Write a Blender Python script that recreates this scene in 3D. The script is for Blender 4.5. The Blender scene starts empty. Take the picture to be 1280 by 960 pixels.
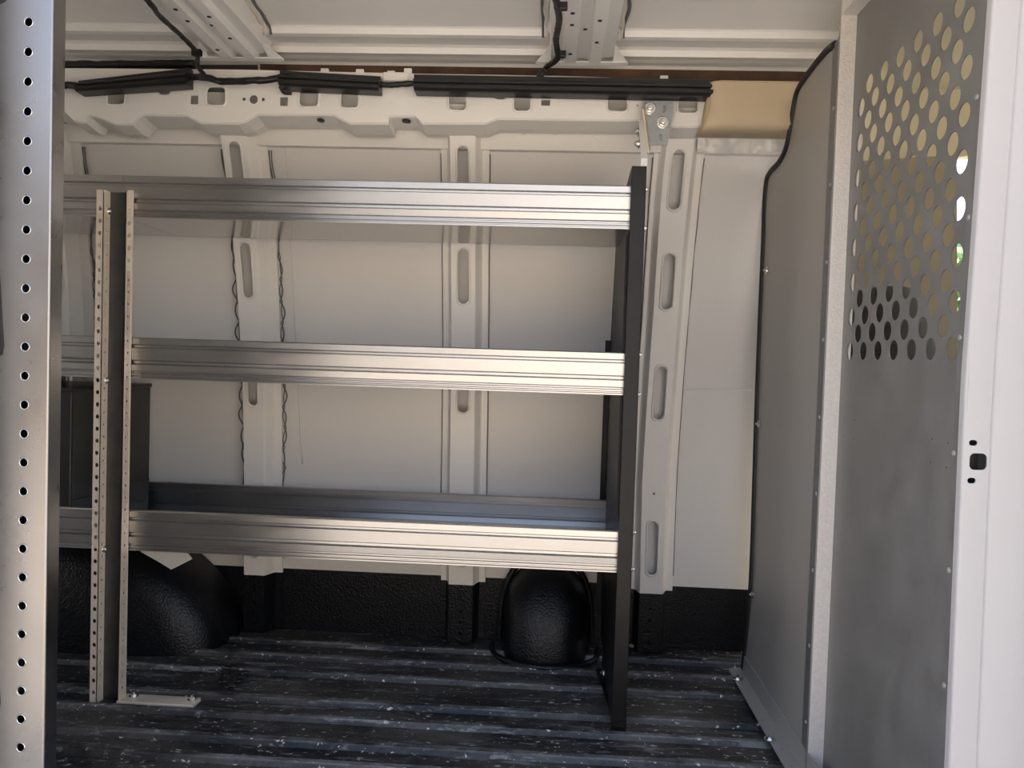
import bpy, bmesh, math, random
import numpy as np
from mathutils import Vector, Matrix, noise
random.seed(4)
C = bpy.context.scene.collection
PI = math.pi
# ------------------------------------------------------------------ camera
H = .765; F = 960.
def cam_axes(yaw, pitch, roll):
    cy, sy = math.cos(yaw), math.sin(yaw)
    f = Vector((-sy*math.cos(pitch), cy*math.cos(pitch), -math.sin(pitch)))
    r = Vector((cy, sy, 0)); u = r.cross(f)
    return (math.cos(roll)*r + math.sin(roll)*u, -math.sin(roll)*r + math.cos(roll)*u, f)
CR, CU, CF = cam_axes(*[math.radians(a) for a in (2.86, 1.88, 1.83)])
EYE = Vector((0, 0, H))
def ray(x, y): return CF + CR*((x-640)/F) - CU*((y-480)/F)
def atY(x, y, Y): d = ray(x, y); return d*(Y/d.y) + EYE
def atX(x, y, X): d = ray(x, y); return d*(X/d.x) + EYE
def atZ(x, y, Z): d = ray(x, y); return d*((Z-H)/d.z) + EYE
cd = bpy.data.cameras.new('camera'); cam = bpy.data.objects.new('camera', cd); C.objects.link(cam)
cd.sensor_width = 36; cd.lens = 36*F/1280; cd.clip_start = .02
cam.matrix_world = Matrix(((CR.x, CU.x, -CF.x, 0), (CR.y, CU.y, -CF.y, 0), (CR.z, CU.z, -CF.z, H), (0, 0, 0, 1)))
bpy.context.scene.camera = cam
# ------------------------------------------------------------------ materials
def mat(name, col, rough=.5, metal=0., var=0., vscale=6., bump=0., bscale=80., stretch=(1, 1, 1), coat=0., rvar=0., spec=.5):
    m = bpy.data.materials.new(name); m.use_nodes = True
    nt = m.node_tree; b = nt.nodes['Principled BSDF']
    b.inputs['Base Color'].default_value = (*col, 1); b.inputs['Roughness'].default_value = rough
    b.inputs['Metallic'].default_value = metal; b.inputs['Coat Weight'].default_value = coat
    b.inputs['Specular IOR Level'].default_value = spec
    tc = nt.nodes.new('ShaderNodeTexCoord'); mp = nt.nodes.new('ShaderNodeMapping')
    mp.inputs['Scale'].default_value = stretch
    nt.links.new(tc.outputs['Object'], mp.inputs['Vector'])
    n = nt.nodes.new('ShaderNodeTexNoise'); n.inputs['Scale'].default_value = vscale; n.inputs['Detail'].default_value = 6
    n.inputs['Roughness'].default_value = .6
    nt.links.new(mp.outputs['Vector'], n.inputs['Vector'])
    if var:
        cr = nt.nodes.new('ShaderNodeValToRGB')
        cr.color_ramp.elements[0].position = .3; cr.color_ramp.elements[1].position = .7
        cr.color_ramp.elements[0].color = (*[max(0, c*(1-var)) for c in col], 1)
        cr.color_ramp.elements[1].color = (*[min(1, c*(1+var)) for c in col], 1)
        nt.links.new(n.outputs['Fac'], cr.inputs['Fac']); nt.links.new(cr.outputs['Color'], b.inputs['Base Color'])
    if rvar:
        mr = nt.nodes.new('ShaderNodeMapRange'); mr.inputs['From Min'].default_value = .3; mr.inputs['From Max'].default_value = .7
        mr.inputs['To Min'].default_value = max(.02, rough-rvar); mr.inputs['To Max'].default_value = rough+rvar
        nt.links.new(n.outputs['Fac'], mr.inputs['Value']); nt.links.new(mr.outputs['Result'], b.inputs['Roughness'])
    if bump:
        n2 = nt.nodes.new('ShaderNodeTexNoise'); n2.inputs['Scale'].default_value = bscale; n2.inputs['Detail'].default_value = 3
        nt.links.new(mp.outputs['Vector'], n2.inputs['Vector'])
        bp = nt.nodes.new('ShaderNodeBump'); bp.inputs['Strength'].default_value = bump; bp.inputs['Distance'].default_value = .004
        nt.links.new(n2.outputs['Fac'], bp.inputs['Height']); nt.links.new(bp.outputs['Normal'], b.inputs['Normal'])
    return m
WHITE = mat('white_body_paint', (.80, .785, .75), .38, var=.03, vscale=3, bump=.03, bscale=14)
SKIN = mat('white_inner_skin_paint', (.71, .70, .68), .42, var=.03, vscale=2, bump=.03, bscale=9)
JAMB = mat('white_paint_dimmed', (.49, .475, .455), .35, var=.02, vscale=3)  # same white as the interior, darkened to hold back its outdoor brightness
LINER = mat('black_spray_liner', (.0045, .0052, .007), .34, var=.3, vscale=30, bump=.5, bscale=190, spec=.35)
ALU = mat('scuffed_bare_aluminium', (.54, .535, .525), .33, 1., var=.07, vscale=4, rvar=.05, stretch=(1, 5, 10), bump=.012, bscale=30)
ALUPAN = mat('smooth_aluminium_sheet', (.46, .455, .45), .16, 1., var=.05, vscale=4)
ALUPOST = mat('dull_aluminium_post', (.80, .69, .55), .45, .25, var=.08, vscale=25, rvar=.06)
ALUNEAR = mat('polished_aluminium_plate', (.32, .312, .305), .30, 1., var=.08, vscale=7, rvar=.08, bump=.03, bscale=4)
ALURAW = mat('grained_raw_aluminium', (.74, .70, .64), .55, .2, var=.07, vscale=160, bump=.35, bscale=260)
BLACKM = mat('black_powder_coat', (.006, .006, .0065), .40, var=.35, vscale=18, bump=.05, bscale=200, spec=.3)
WEBM = mat('dark_web_metal', (.10, .10, .10), .42, .8, var=.2, vscale=20)  # darker metal tone for the post webs
GALV = mat('grey_coated_sheet', (.38, .365, .335), .48, .25, var=.05, vscale=6, bump=.03, bscale=300, rvar=.05)
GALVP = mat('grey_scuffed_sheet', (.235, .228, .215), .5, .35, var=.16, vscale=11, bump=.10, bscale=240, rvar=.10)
FLANGE = mat('grey_folded_flange', (.27, .27, .265), .5, .7, var=.10, vscale=30)
ZINC = mat('zinc_plate', (.72, .72, .70), .25, 1., var=.08, vscale=60)
BRACK = mat('grey_zinc_bracket', (.33, .36, .38), .45, .7, var=.08, vscale=40)
RUBBER = mat('black_rubber', (.012, .012, .012), .55)
PLAST = mat('black_ribbed_plastic', (.010, .010, .011), .42, bump=.02)
TAPE = mat('black_loom_tape', (.010, .010, .010), .4, bump=.6, bscale=120)
TAN = mat('tan_headliner_plastic', (.56, .45, .31), .6, var=.03, vscale=5, bump=.05, bscale=350)
SEAL = mat('grey_seam_sealer', (.13, .13, .13), .6)
PUTTY = mat('white_seam_putty', (.62, .59, .53), .7, bump=.5, bscale=90)
BROWN = mat('brown_primer', (.075, .036, .016), .7, var=.75, vscale=7)
DARKGAP = mat('dark_gap_shade', (.05, .045, .04), .8)  # dark colour paints the shade in the gap between roof and rail
CREAM = mat('cream_cab_trim', (.66, .60, .43), .65, bump=.03, bscale=300)
OLIVE = mat('shaded_pillar_trim', (.36, .31, .21), .6, var=.05, vscale=10)  # brown puts the shade on the lower pillar trim into its colour
CABDARK = mat('dark_cab_trim', (.05, .05, .045), .6)
SEATM = mat('dark_grey_seat_cloth', (.11, .11, .095), .85, bump=.3, bscale=300)
BIN = mat('dark_steel_bin', (.045, .045, .043), .28, .6, var=.15, vscale=10)
GROUND = mat('pale_concrete', (.60, .52, .42), .9, var=.12, vscale=1.2, bump=.1, bscale=20)
BARK = mat('bark', (.10, .07, .045), .9, bump=.5, bscale=20)
LEAF = mat('leaves', (.16, .30, .06), .6, var=.5, vscale=3)
def glass_mat():
    m = bpy.data.materials.new('clear_glass'); m.use_nodes = True; nt = m.node_tree; nt.nodes.clear()
    o = nt.nodes.new('ShaderNodeOutputMaterial'); mx = nt.nodes.new('ShaderNodeMixShader')
    t = nt.nodes.new('ShaderNodeBsdfTransparent'); t.inputs[0].default_value = (.9, .95, .93, 1)
    g = nt.nodes.new('ShaderNodeBsdfGlossy'); g.inputs['Roughness'].default_value = .03
    mx.inputs[0].default_value = .07
    nt.links.new(t.outputs[0], mx.inputs[1]); nt.links.new(g.outputs[0], mx.inputs[2]); nt.links.new(mx.outputs[0], o.inputs[0])
    return m
GLASS = glass_mat()
def floor_mat():
    m = mat('black_ribbed_floor_liner', (.016, .016, .016), .5, bump=.5, bscale=120)
    nt = m.node_tree; b = nt.nodes['Principled BSDF']
    tc = nt.nodes.new('ShaderNodeTexCoord')
    def layer(scale, sx, lo, hi, detail=7):
        mp = nt.nodes.new('ShaderNodeMapping'); mp.inputs['Scale'].default_value = sx
        n = nt.nodes.new('ShaderNodeTexNoise'); n.inputs['Scale'].default_value = scale; n.inputs['Detail'].default_value = detail
        n.inputs['Roughness'].default_value = .7
        r = nt.nodes.new('ShaderNodeMapRange'); r.inputs['From Min'].default_value = lo; r.inputs['From Max'].default_value = hi
        nt.links.new(tc.outputs['Object'], mp.inputs[0]); nt.links.new(mp.outputs[0], n.inputs['Vector']); nt.links.new(n.outputs['Fac'], r.inputs['Value'])
        return r.outputs['Result']
    dust = layer(2.6, (1, 2.2, 1), .42, .66); scr = layer(4.0, (1, 9, 1), .57, .62); speck = layer(55, (1, 1.8, 1), .635, .67, 3); fine = layer(16, (1, 4, 1), .60, .66, 5)
    ge = nt.nodes.new('ShaderNodeNewGeometry'); sx = nt.nodes.new('ShaderNodeSeparateXYZ'); nt.links.new(ge.outputs['Position'], sx.inputs[0])
    top = nt.nodes.new('ShaderNodeMapRange'); top.inputs['From Min'].default_value = .0025; top.inputs['From Max'].default_value = .006; nt.links.new(sx.outputs['Z'], top.inputs['Value'])
    wornn = layer(7, (1, 2, 1), .44, .60, 6); worn = nt.nodes.new('ShaderNodeMath'); worn.operation = 'MULTIPLY'
    nt.links.new(top.outputs['Result'], worn.inputs[0]); nt.links.new(wornn, worn.inputs[1])
    def mix(a, bcol, fac, k):
        mu = nt.nodes.new('ShaderNodeMath'); mu.operation = 'MULTIPLY'; mu.inputs[1].default_value = k; nt.links.new(fac, mu.inputs[0])
        x = nt.nodes.new('ShaderNodeMixRGB'); nt.links.new(mu.outputs[0], x.inputs['Fac'])
        if a is None: x.inputs['Color1'].default_value = (.011, .011, .012, 1)
        else: nt.links.new(a, x.inputs['Color1'])
        x.inputs['Color2'].default_value = bcol; return x.outputs['Color']
    c = mix(None, (.12, .105, .085, 1), dust, .8); c = mix(c, (.24, .235, .225, 1), worn.outputs[0], .6)
    c = mix(c, (.36, .35, .33, 1), scr, .4); c = mix(c, (.40, .38, .34, 1), fine, .4); c = mix(c, (.65, .60, .50, 1), speck, .9)
    nt.links.new(c, b.inputs['Base Color'])
    return m
FLOORM = floor_mat()
# ------------------------------------------------------------------ mesh helpers
def V(*a): return Vector(a)
def face(bm, pts, mi=0):
    f = bm.faces.new([bm.verts.new(p) for p in pts]); f.material_index = mi; return f
def box(bm, a, b, bev=0.):
    x0, y0, z0 = [min(a[i], b[i]) for i in range(3)]; x1, y1, z1 = [max(a[i], b[i]) for i in range(3)]
    t = bmesh.new(); bmesh.ops.create_cube(t, size=1)
    for v in t.verts: v.co = V(x0+(v.co.x+.5)*(x1-x0), y0+(v.co.y+.5)*(y1-y0), z0+(v.co.z+.5)*(z1-z0))
    if bev: bmesh.ops.bevel(t, geom=t.edges[:], offset=bev, segments=2, affect='EDGES', profile=.5)
    merge(bm, t)
def merge(bm, t):
    me = bpy.data.meshes.new('tmp'); t.to_mesh(me); t.free(); bm.from_mesh(me); bpy.data.meshes.remove(me)
def loft(bm, rows, closed=False, caps=False, smooth=False, mi=0):
    """rows: list of equal-length lists of points"""
    vs = [[bm.verts.new(p) for p in r] for r in rows]
    n = len(rows[0])
    for i in range(len(rows)-1):
        for j in range(n if closed else n-1):
            k = (j+1) % n
            f = bm.faces.new((vs[i][j], vs[i][k], vs[i+1][k], vs[i+1][j])); f.smooth = smooth; f.material_index = mi
    if caps:
        bm.faces.new(vs[0]); bm.faces.new(vs[-1][::-1])
def offset_poly(pts, th):
    """2-D open polyline -> closed outline of thickness th"""
    out = []
    for i, p in enumerate(pts):
        a = Vector(pts[max(0, i-1)]); b = Vector(pts[min(len(pts)-1, i+1)])
        d = (b-a); d = d.normalized() if d.length else Vector((1, 0))
        out.append((p[0]-d.y*th, p[1]+d.x*th))
    return list(pts) + out[::-1]
def extrude_x(bm, yz, x0, x1, smooth=False):
    loft(bm, [[V(x0, y, z) for y, z in yz], [V(x1, y, z) for y, z in yz]], closed=True, caps=True, smooth=smooth)
def tube(bm, pts, r, n=8, caps=True):
    pts = [Vector(p) for p in pts]; rs = r if isinstance(r, (list, tuple)) else [r]*len(pts)
    rows = []; prev = None
    for i, p in enumerate(pts):
        d = (pts[min(i+1, len(pts)-1)] - pts[max(i-1, 0)]).normalized()
        if prev is None:
            a = d.orthogonal().normalized()
        else:
            a = (prev - d*prev.dot(d)).normalized()
        prev = a; b = d.cross(a)
        rows.append([p + (a*math.cos(t)+b*math.sin(t))*rs[i] for t in [2*PI*k/n for k in range(n)]])
    loft(bm, rows, closed=True, caps=caps, smooth=True)
def spline(pts, n=8):
    pts = [Vector(p) for p in pts]; out = []
    for i in range(len(pts)-1):
        p0, p1, p2, p3 = pts[max(0, i-1)], pts[i], pts[i+1], pts[min(len(pts)-1, i+2)]
        for k in range(n):
            t = k/n
            out.append(.5*((2*p1)+(p2-p0)*t+(2*p0-5*p1+4*p2-p3)*t*t+(-p0+3*p1-3*p2+p3)*t**3))
    return out + [pts[-1]]
def circ(cx, cy, r, n=16, ry=None): return [(cx+r*math.cos(2*PI*k/n), cy+(ry or r)*math.sin(2*PI*k/n)) for k in range(n)]
def rrect(cx, cy, w, h, r, n=4):
    r = min(r, w/2-1e-5, h/2-1e-5); o = []
    for sx, sy, a0 in ((1, 1, 0), (-1, 1, PI/2), (-1, -1, PI), (1, -1, 1.5*PI)):
        for k in range(n+1):
            a = a0 + PI/2*k/n; o.append((cx+sx*(w/2-r)+r*math.cos(a), cy+sy*(h/2-r)+r*math.sin(a)))
    return o
def plate(outline, holes, th, cuts=()):
    """flat sheet with real holes in (u,v), thickness along w (0..th); returns bmesh"""
    cu = bpy.data.curves.new('tmp', 'CURVE'); cu.dimensions = '2D'; cu.fill_mode = 'BOTH'; cu.extrude = th/2
    for poly in [outline] + list(holes):
        s = cu.splines.new('POLY'); s.points.add(len(poly)-1)
        for p, q in zip(s.points, poly): p.co = (q[0], q[1], 0, 1)
        s.use_cyclic_u = True
    o = bpy.data.objects.new('tmp', cu); C.objects.link(o); bpy.context.view_layer.update()
    me = bpy.data.meshes.new_from_object(o.evaluated_get(bpy.context.evaluated_depsgraph_get()))
    bm = bmesh.new(); bm.from_mesh(me)
    bpy.data.objects.remove(o); bpy.data.curves.remove(cu); bpy.data.meshes.remove(me)
    bmesh.ops.remove_doubles(bm, verts=bm.verts, dist=1e-6)
    for v in bm.verts: v.co.z += th/2
    for f in bm.faces: f.smooth = False
    for c in cuts:
        bmesh.ops.bisect_plane(bm, geom=bm.verts[:]+bm.edges[:]+bm.faces[:], plane_co=(0, c, 0), plane_no=(0, 1, 0))
    return bm
def remap(bm, fn):
    for v in bm.verts: v.co = fn(v.co.x, v.co.y, v.co.z)
    return bm
def wloc(o):
    p = Vector((0, 0, 0))
    while o is not None: p += o.location; o = o.parent
    return p
def obj(name, bm, m, parent=None, base=None):
    bmesh.ops.recalc_face_normals(bm, faces=bm.faces[:])
    xs = [v.co for v in bm.verts]
    c = base or V(*[(min(p[i] for p in xs)+max(p[i] for p in xs))/2 for i in (0, 1)], min(p.z for p in xs))
    for v in bm.verts: v.co -= c
    me = bpy.data.meshes.new(name); bm.to_mesh(me); bm.free()
    for mm in (m if isinstance(m, (list, tuple)) else [m]): me.materials.append(mm)
    o = bpy.data.objects.new(name, me); C.objects.link(o)
    o.location = c
    if parent is not None: o.parent = parent; o.location = c - wloc(parent)
    return o
def empty(name, loc): o = bpy.data.objects.new(name, None); C.objects.link(o); o.location = loc; o.empty_display_size = .05; return o
def tag(o, label, cat, group=None):
    o['label'] = label; o['category'] = cat
    if group: o['group'] = group
    return o
def struct(o, label=None):
    o['kind'] = 'structure'
    if label: o['label'] = label
    return o
def rep(o, world, parent):
    c = o.copy(); C.objects.link(c); c.parent = parent; c.location = Vector(world) - wloc(parent); return c
# hardware: a hex bolt / rivet with its axis along n
def frame(n):
    n = Vector(n).normalized(); a = n.orthogonal().normalized(); return a, n.cross(a), n
def bolt_bm(p, n, r=.006, h=.006, hexa=True, washer=True):
    bm = bmesh.new(); a, b, n = frame(n); p = Vector(p)
    def ring(rad, d, k, ph=0): return [p + n*d + (a*math.cos(t+ph)+b*math.sin(t+ph))*rad for t in [2*PI*i/k for i in range(k)]]
    if washer: loft(bm, [ring(r*1.7, -.001, 18), ring(r*1.7, .0012, 18), ring(r*1.55, .0018, 18), ring(r*.6, .0018, 18)], closed=True, caps=True)
    if hexa: loft(bm, [ring(r, .0, 6), ring(r, h*.8, 6), ring(r*.82, h, 6)], closed=True, caps=True)
    else: loft(bm, [ring(r*math.cos(t), h*math.sin(t), 12) for t in (0, .4, .8, 1.2)], closed=True, caps=True, smooth=True)
    if hexa: loft(bm, [ring(r*.5, h, 10), ring(r*.5, h*1.7, 10)], closed=True, caps=True)
    return bm
def hardware(name, pts, n, m, parent, **k):
    """first one is built, the rest are copies sharing its mesh"""
    first = obj(name, bolt_bm(pts[0], n, **k), m, parent, base=Vector(pts[0]))
    for p in pts[1:]: rep(first, p, parent)
    return first
# ------------------------------------------------------------------ van body: far wall
PZ = [-.05, .2, .45, .65, .8, .95, 1.05, 1.18, 1.30, 1.40]
PY = [2.03, 2.02, 2.012, 1.992, 1.967, 1.932, 1.903, 1.855, 1.80, 1.745]
_zz = np.linspace(-.05, 1.40, 146); _yy = np.interp(_zz, PZ, PY)
_pad = np.concatenate([np.full(10, _yy[0]), _yy, _yy[-1]-np.arange(1, 11)*.0055])
_yy = np.convolve(_pad, np.ones(21)/21, 'valid')
def prof(z): return float(np.interp(z, _zz, _yy))
def atW(x, y, off=0.):
    Y = 1.95
    for _ in range(12): p = atY(x, y, Y); Y = prof(p.z)+off
    return atY(x, y, Y)
ZL = .168                                   # top of the black liner
zs = sorted(set([round(z, 3) for z in np.linspace(-.02, 1.37, 48)] + [ZL]))
XL, XR = -2.2, .66
bm = bmesh.new()
for a, b in zip(zs, zs[1:]):
    loft(bm, [[V(XL, prof(a)+.045, a), V(XR, prof(a)+.045, a)], [V(XL, prof(b)+.045, b), V(XR, prof(b)+.045, b)]], smooth=True, mi=1 if b <= ZL+1e-6 else 0)
bmesh.ops.remove_doubles(bm, verts=bm.verts, dist=1e-5)
wall = struct(obj('wall_far', bm, [SKIN, LINER], base=V(-.6, 2.05, 0)), 'white painted inner side wall of the van with black liner along its foot')
# header flange over the panels
bm = bmesh.new()
zh = [1.262, 1.263, 1.30, 1.34, 1.37]
prof_h = [(prof(z)+(.044 if i == 0 else .030), z) for i, z in enumerate(zh)]
loft(bm, [[V(x, y, z) for y, z in prof_h] for x in (XL, XR)])
obj('header_flange', bm, WHITE, wall)
# creases
bm = bmesh.new()
for x, y0, y1 in ((364, 300, 428),):
    pts = [atW(x+(y-300)*.05, y, .043) for y in range(180, 600, 20)]
    tube(bm, pts, .0022, 6)
pts = [atW(x, 487, .044) for x in range(850, 950, 10)]; tube(bm, pts, .0025, 6)
obj('panel_crease', bm, SKIN, wall)
# ribs
def interp_edge(pts): return lambda z, P=sorted([(p.z, p.x) for p in pts]): float(np.interp(z, [q[0] for q in P], [q[1] for q in P]))
slot_img = [(187, 262), (317, 387), (458, 525), (653, 720)]
slots = [(atW(840, b).z, atW(830, a).z) for a, b in slot_img]
rib_def = [
    ([(274, 160), (291, 299), (300, 422), (305, 600), (305, 740)], [(305, 160), (320, 299), (326, 422), (329, 600), (330, 740)], .008, .014, .024),
    ([(562, 165), (564, 330), (562, 600), (561, 740)], [(594, 165), (594, 330), (592, 600), (591, 740)], .018, .010, .020),
    ([(835, 165), (828, 230), (817, 390), (803, 600), (800, 735)], [(869, 165), (862, 230), (848, 390), (833, 600), (828, 735)], .014, .012, .020),
    ([(36, 160), (50, 291), (60, 415), (66, 600), (66, 740)], [(66, 160), (79, 291), (87, 415), (92, 600), (92, 740)], .010, .012, .030),
]
ribs = []
for ri, (L, Rr, fl, bevr, fr) in enumerate(rib_def):
    el = interp_edge([atW(*p) for p in L]); er = interp_edge([atW(*p) for p in Rr])
    ztop = 1.345
    holes = [rrect(.5, (a+b)/2, .46, b-a, .225) for a, b in slots]      # u normalised 0..1 across the face
    # slots as true stadium shapes: u radius scaled to width .057
    W = .058; hs = []
    for a, b in slots:
        r = .0128; o = []
        for k in range(9): t = PI*k/8; o.append((.5+r/W*math.cos(t), b-r+r*math.sin(t)))
        for k in range(9): t = PI+PI*k/8; o.append((.5+r/W*math.cos(t), a+r+r*math.sin(t)))
        hs.append(o)
    small = [circ(.5, z, .003/W, 8, .003) for z in ((.425,) if ri == 2 else ())] + [circ(.5, z, .0035/W, 8, .0035) for z in (.155, .118, .085, .055, .025)]
    bm = plate([(0, -.0), (1, -.0), (1, ztop), (0, ztop)], hs+small, .003, [round(z, 3) for z in np.arange(.05, 1.34, .05)]+[ZL-.01])
    remap(bm, lambda u, v, w: V(el(v)+(er(v)-el(v))*u, prof(v)+w, v))
    for f in bm.faces: f.material_index = 1 if f.calc_center_median().z < ZL-.01 else 0
    zz = sorted(set([round(z, 3) for z in np.linspace(0, ztop, 40)]+[ZL-.01]))
    for a, b in zip(zz, zz[1:]):
        mi = 1 if b <= ZL else 0
        for sgn, ed, bev, flw in ((-1, el, .006 if ri == 0 else .008, fl), (1, er, bevr, fr)):
            row = lambda z: [V(ed(z), prof(z), z), V(ed(z)+sgn*bev*.3, prof(z)+.006, z), V(ed(z)+sgn*bev, prof(z)+.030, z), V(ed(z)+sgn*(bev+.004), prof(z)+.036, z), V(ed(z)+sgn*(bev+flw), prof(z)+.036, z), V(ed(z)+sgn*(bev+flw), prof(z)+.046, z)]
            loft(bm, [row(a), row(b)], mi=mi)
    # raised lip round each slot
    for o in hs:
        pts = [V(el(v)+(er(v)-el(v))*(.5+(u-.5)*1.22), prof(v)-.0003, v+(.0035 if v > sum(q[1] for q in o)/len(o) else -.0035)) for u, v in o]
        tube(bm, pts+[pts[0]], .0026, 6, caps=False)
    bmesh.ops.remove_doubles(bm, verts=bm.verts, dist=1e-6)
    ribs.append(obj('wall_rib', bm, [WHITE, LINER], wall))
    # sealant lines along the flange edges
    for sgn, ed, off in ((-1, el, (.006 if ri == 0 else .008)+fl), (1, er, bevr+fr)):
        bm = bmesh.new(); pts = []
        for k in range(260):
            z = ZL+.03+k*(1.255-ZL-.03)/259
            wav = 0
            if ri in (0, 3):
                amp = .0115*(1 if sgn < 0 else .8)*max(0, min(1, (1.12-z)*5))*max(.1, min(1, (z-.40)*6))
                wav = abs(math.sin(z*2*PI/.112))*amp*sgn + .002*math.sin(z*60)
            else: wav = .0012*noise.noise(V(z*14, ri, sgn))
            pts.append(V(ed(z)+sgn*(off+.002)+wav, prof(z)+.041, z))
        tube(bm, pts, .0018 if ri in (0, 3) else .0012, 5)
        if ri in (0, 3):
            pts2 = [V(p.x+sgn*(.006 if sgn > 0 else .003)-(2*sgn*abs(math.sin(p.z*2*PI/.112))*.0075*max(0, min(1, (1.12-p.z)*5))), p.y, p.z) for p in pts]
            tube(bm, pts2, .0014, 5)
        obj('sealant_bead', bm, SEAL, wall)
# white gusset over the wheel arch
bm = bmesh.new()
g = [atY(x, y, 1.89) for x, y in ((170, 676), (226, 680), (240, 699), (214, 712), (196, 701), (176, 690))]
loft(bm, [g, [p+V(0, .004, 0) for p in g]], closed=True, caps=True)
obj('arch_gusset', bm, WHITE, wall)
# small weld dimples on the header
bm = bmesh.new()
for x, y in ((425, 168), (597, 170), (655, 168), (695, 168), (745, 172), (505, 166), (300, 172), (301, 186), (602, 180), (600, 196)):
    p = atW(x, y, .03); t = bmesh.new(); bmesh.ops.create_uvsphere(t, u_segments=10, v_segments=6, radius=.004)
    for v in t.verts: v.co = V(v.co.x, v.co.y*.4, v.co.z)+p
    merge(bm, t)
obj('weld_dimple', bm, WHITE, wall)
# ------------------------------------------------------------------ cant rail (trim_1)
RY = 1.745
def uv(x, y): p = atY(x, y, RY); return (p.x, p.z)
low = [(60, 136), (78, 136), (92, 150), (108, 152), (112, 143), (126, 146), (143, 154), (165, 154), (172, 146), (178, 142), (232, 143), (250, 152), (296, 153), (308, 150), (321, 142), (417, 142), (437, 153), (486, 153), (486.5, 144), (519, 144), (528, 153), (607, 153), (622, 147), (700, 148), (800, 149), (806, 157), (873, 157), (888, 150)]
top = [(888, 101), (700, 95), (518, 92), (300, 87), (60, 85)]
hl = []
def px(w): return w*RY/960
for x, y, w, h in ((145, 122, 22, 17), (270, 120, 23, 22), (386, 122, 23, 21), (437, 123, 21, 22), (572, 126, 21, 22), (653, 127, 20, 22), (772, 129, 23, 19), (860, 131, 23, 19)):
    c = uv(x, y); hl.append(rrect(c[0], c[1], px(w), px(h), px(5)))
for x, y, w, h, r in ((243, 125, 10, 11, 1), (355, 127, 10, 11, 1), (682, 128.5, 11, 7, 1), (626, 119, 16, 10, 4.5), (205, 114, 15, 9, 4)):
    c = uv(x, y); hl.append(rrect(c[0], c[1], px(w), px(h), px(r)))
for x, y, r in ((305, 124, 2.2), (317, 124.4, 5.5), (329, 124.4, 2.2), (797, 132, 1.3)):
    c = uv(x, y); hl.append(circ(c[0], c[1], px(r), 14))
bm = plate([uv(*p) for p in low+top], hl, .003)
remap(bm, lambda u, v, w: V(u, RY+w, v))
# folded underside below the stepped lower edge
lo3 = [V(*[uv(*p)[0], RY, uv(*p)[1]]) for p in low]
loft(bm, [lo3, [p+V(0, .004, -.004) for p in lo3], [p+V(0, .05, -.012) for p in lo3], [V(p.x, RY+.075, min(p.z-.012, 1.325)) for p in lo3]])
tp3 = [V(uv(*p)[0], RY, uv(*p)[1]) for p in top]
loft(bm, [tp3, [p+V(0, .012, .002) for p in tp3]])
rail = struct(obj('trim_1', bm, WHITE), 'pale pressed-steel rail with punched holes along the top of the van side wall')
bm = bmesh.new()                    # raised rims of the big punched windows
for o in hl[:8]:
    cx = sum(p[0] for p in o)/len(o); cz = sum(p[1] for p in o)/len(o)
    pts = [V(cx+(p[0]-cx)*1.13, RY, cz+(p[1]-cz)*1.13) for p in o]
    tube(bm, pts+[pts[0]], .003, 6, caps=False)
obj('punched_rim', bm, WHITE, rail)
bm = bmesh.new()                    # inner skin behind the rail
loft(bm, [[V(x, y, z) for y, z in ((1.825, 1.30), (1.812, 1.36), (1.800, 1.415))] for x in (XL, XR)])
obj('inner_skin', bm, mat('shaded_cavity_grey', (.27, .26, .25), .6, var=.3, vscale=5), rail)  # skin colour darkened to draw the shade inside the rail
# solid black discs drawn as slots on the folded underside
bm = bmesh.new()
for x, y, w in ((104, 144.5, 10), (374, 147, 9), (401, 150.5, 9), (508, 151.5, 11), (258, 152, 9), (300, 154, 6), (683, 152, 10)):
    p = atY(x, y, RY+.02); t = bmesh.new(); bmesh.ops.create_cone(t, cap_ends=True, segments=14, radius1=px(w)/2, radius2=px(w)/2, depth=.003)
    for v in t.verts: v.co = V(v.co.x, v.co.y*1.4, v.co.z)+V(p.x, p.y, p.z)
    merge(bm, t)
obj('slot_disc', bm, RUBBER, rail)
# ------------------------------------------------------------------ ceiling
roof = [(0, 1.60), (29, 1.68), (32.5, 1.69), (35, 1.693), (43, 1.698), (47, 1.71), (55, 1.755), (59, 1.763), (67, 1.768), (71, 1.79), (78, 1.822)]
ryz = [(atY(500, y, Y).y, atY(500, y, Y).z) for y, Y in roof]
z0 = ryz[0][1]
ryz = [(.80, z0-.06), (.86, z0-.01), (1.0, z0+.008), (1.35, z0+.012), (1.5, z0+.008)] + ryz + [(1.835, 1.47), (1.86, 1.40), (1.86, 1.28)]
bm = bmesh.new()
loft(bm, [[V(x, y, z) for y, z in ryz] for x in (XL, -1.2, -.4, .4, .66)], smooth=False)
ceil = struct(obj('ceiling', bm, WHITE, base=V(-.5, 1.3, z0)), 'pale painted steel roof of the van with stepped edge')
bm = bmesh.new(); pz = [atY(330, 79.5, 1.818), atY(330, 93, 1.818)]
p0 = [atY(x, 80+(x-330)*.014, 1.818) for x in (325, 1010)]
loft(bm, [[p, p+V(0, .006, -.034), p+V(0, .0, -.036)] for p in p0])
obj('primer_strip', bm, BROWN, ceil)
bm = bmesh.new()
p0 = [atY(x, 81, 1.818) for x in (20, 322)]
loft(bm, [[p, p+V(0, .006, -.034), p+V(0, .0, -.036)] for p in p0])
obj('cavity_strip', bm, DARKGAP, ceil)
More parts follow.
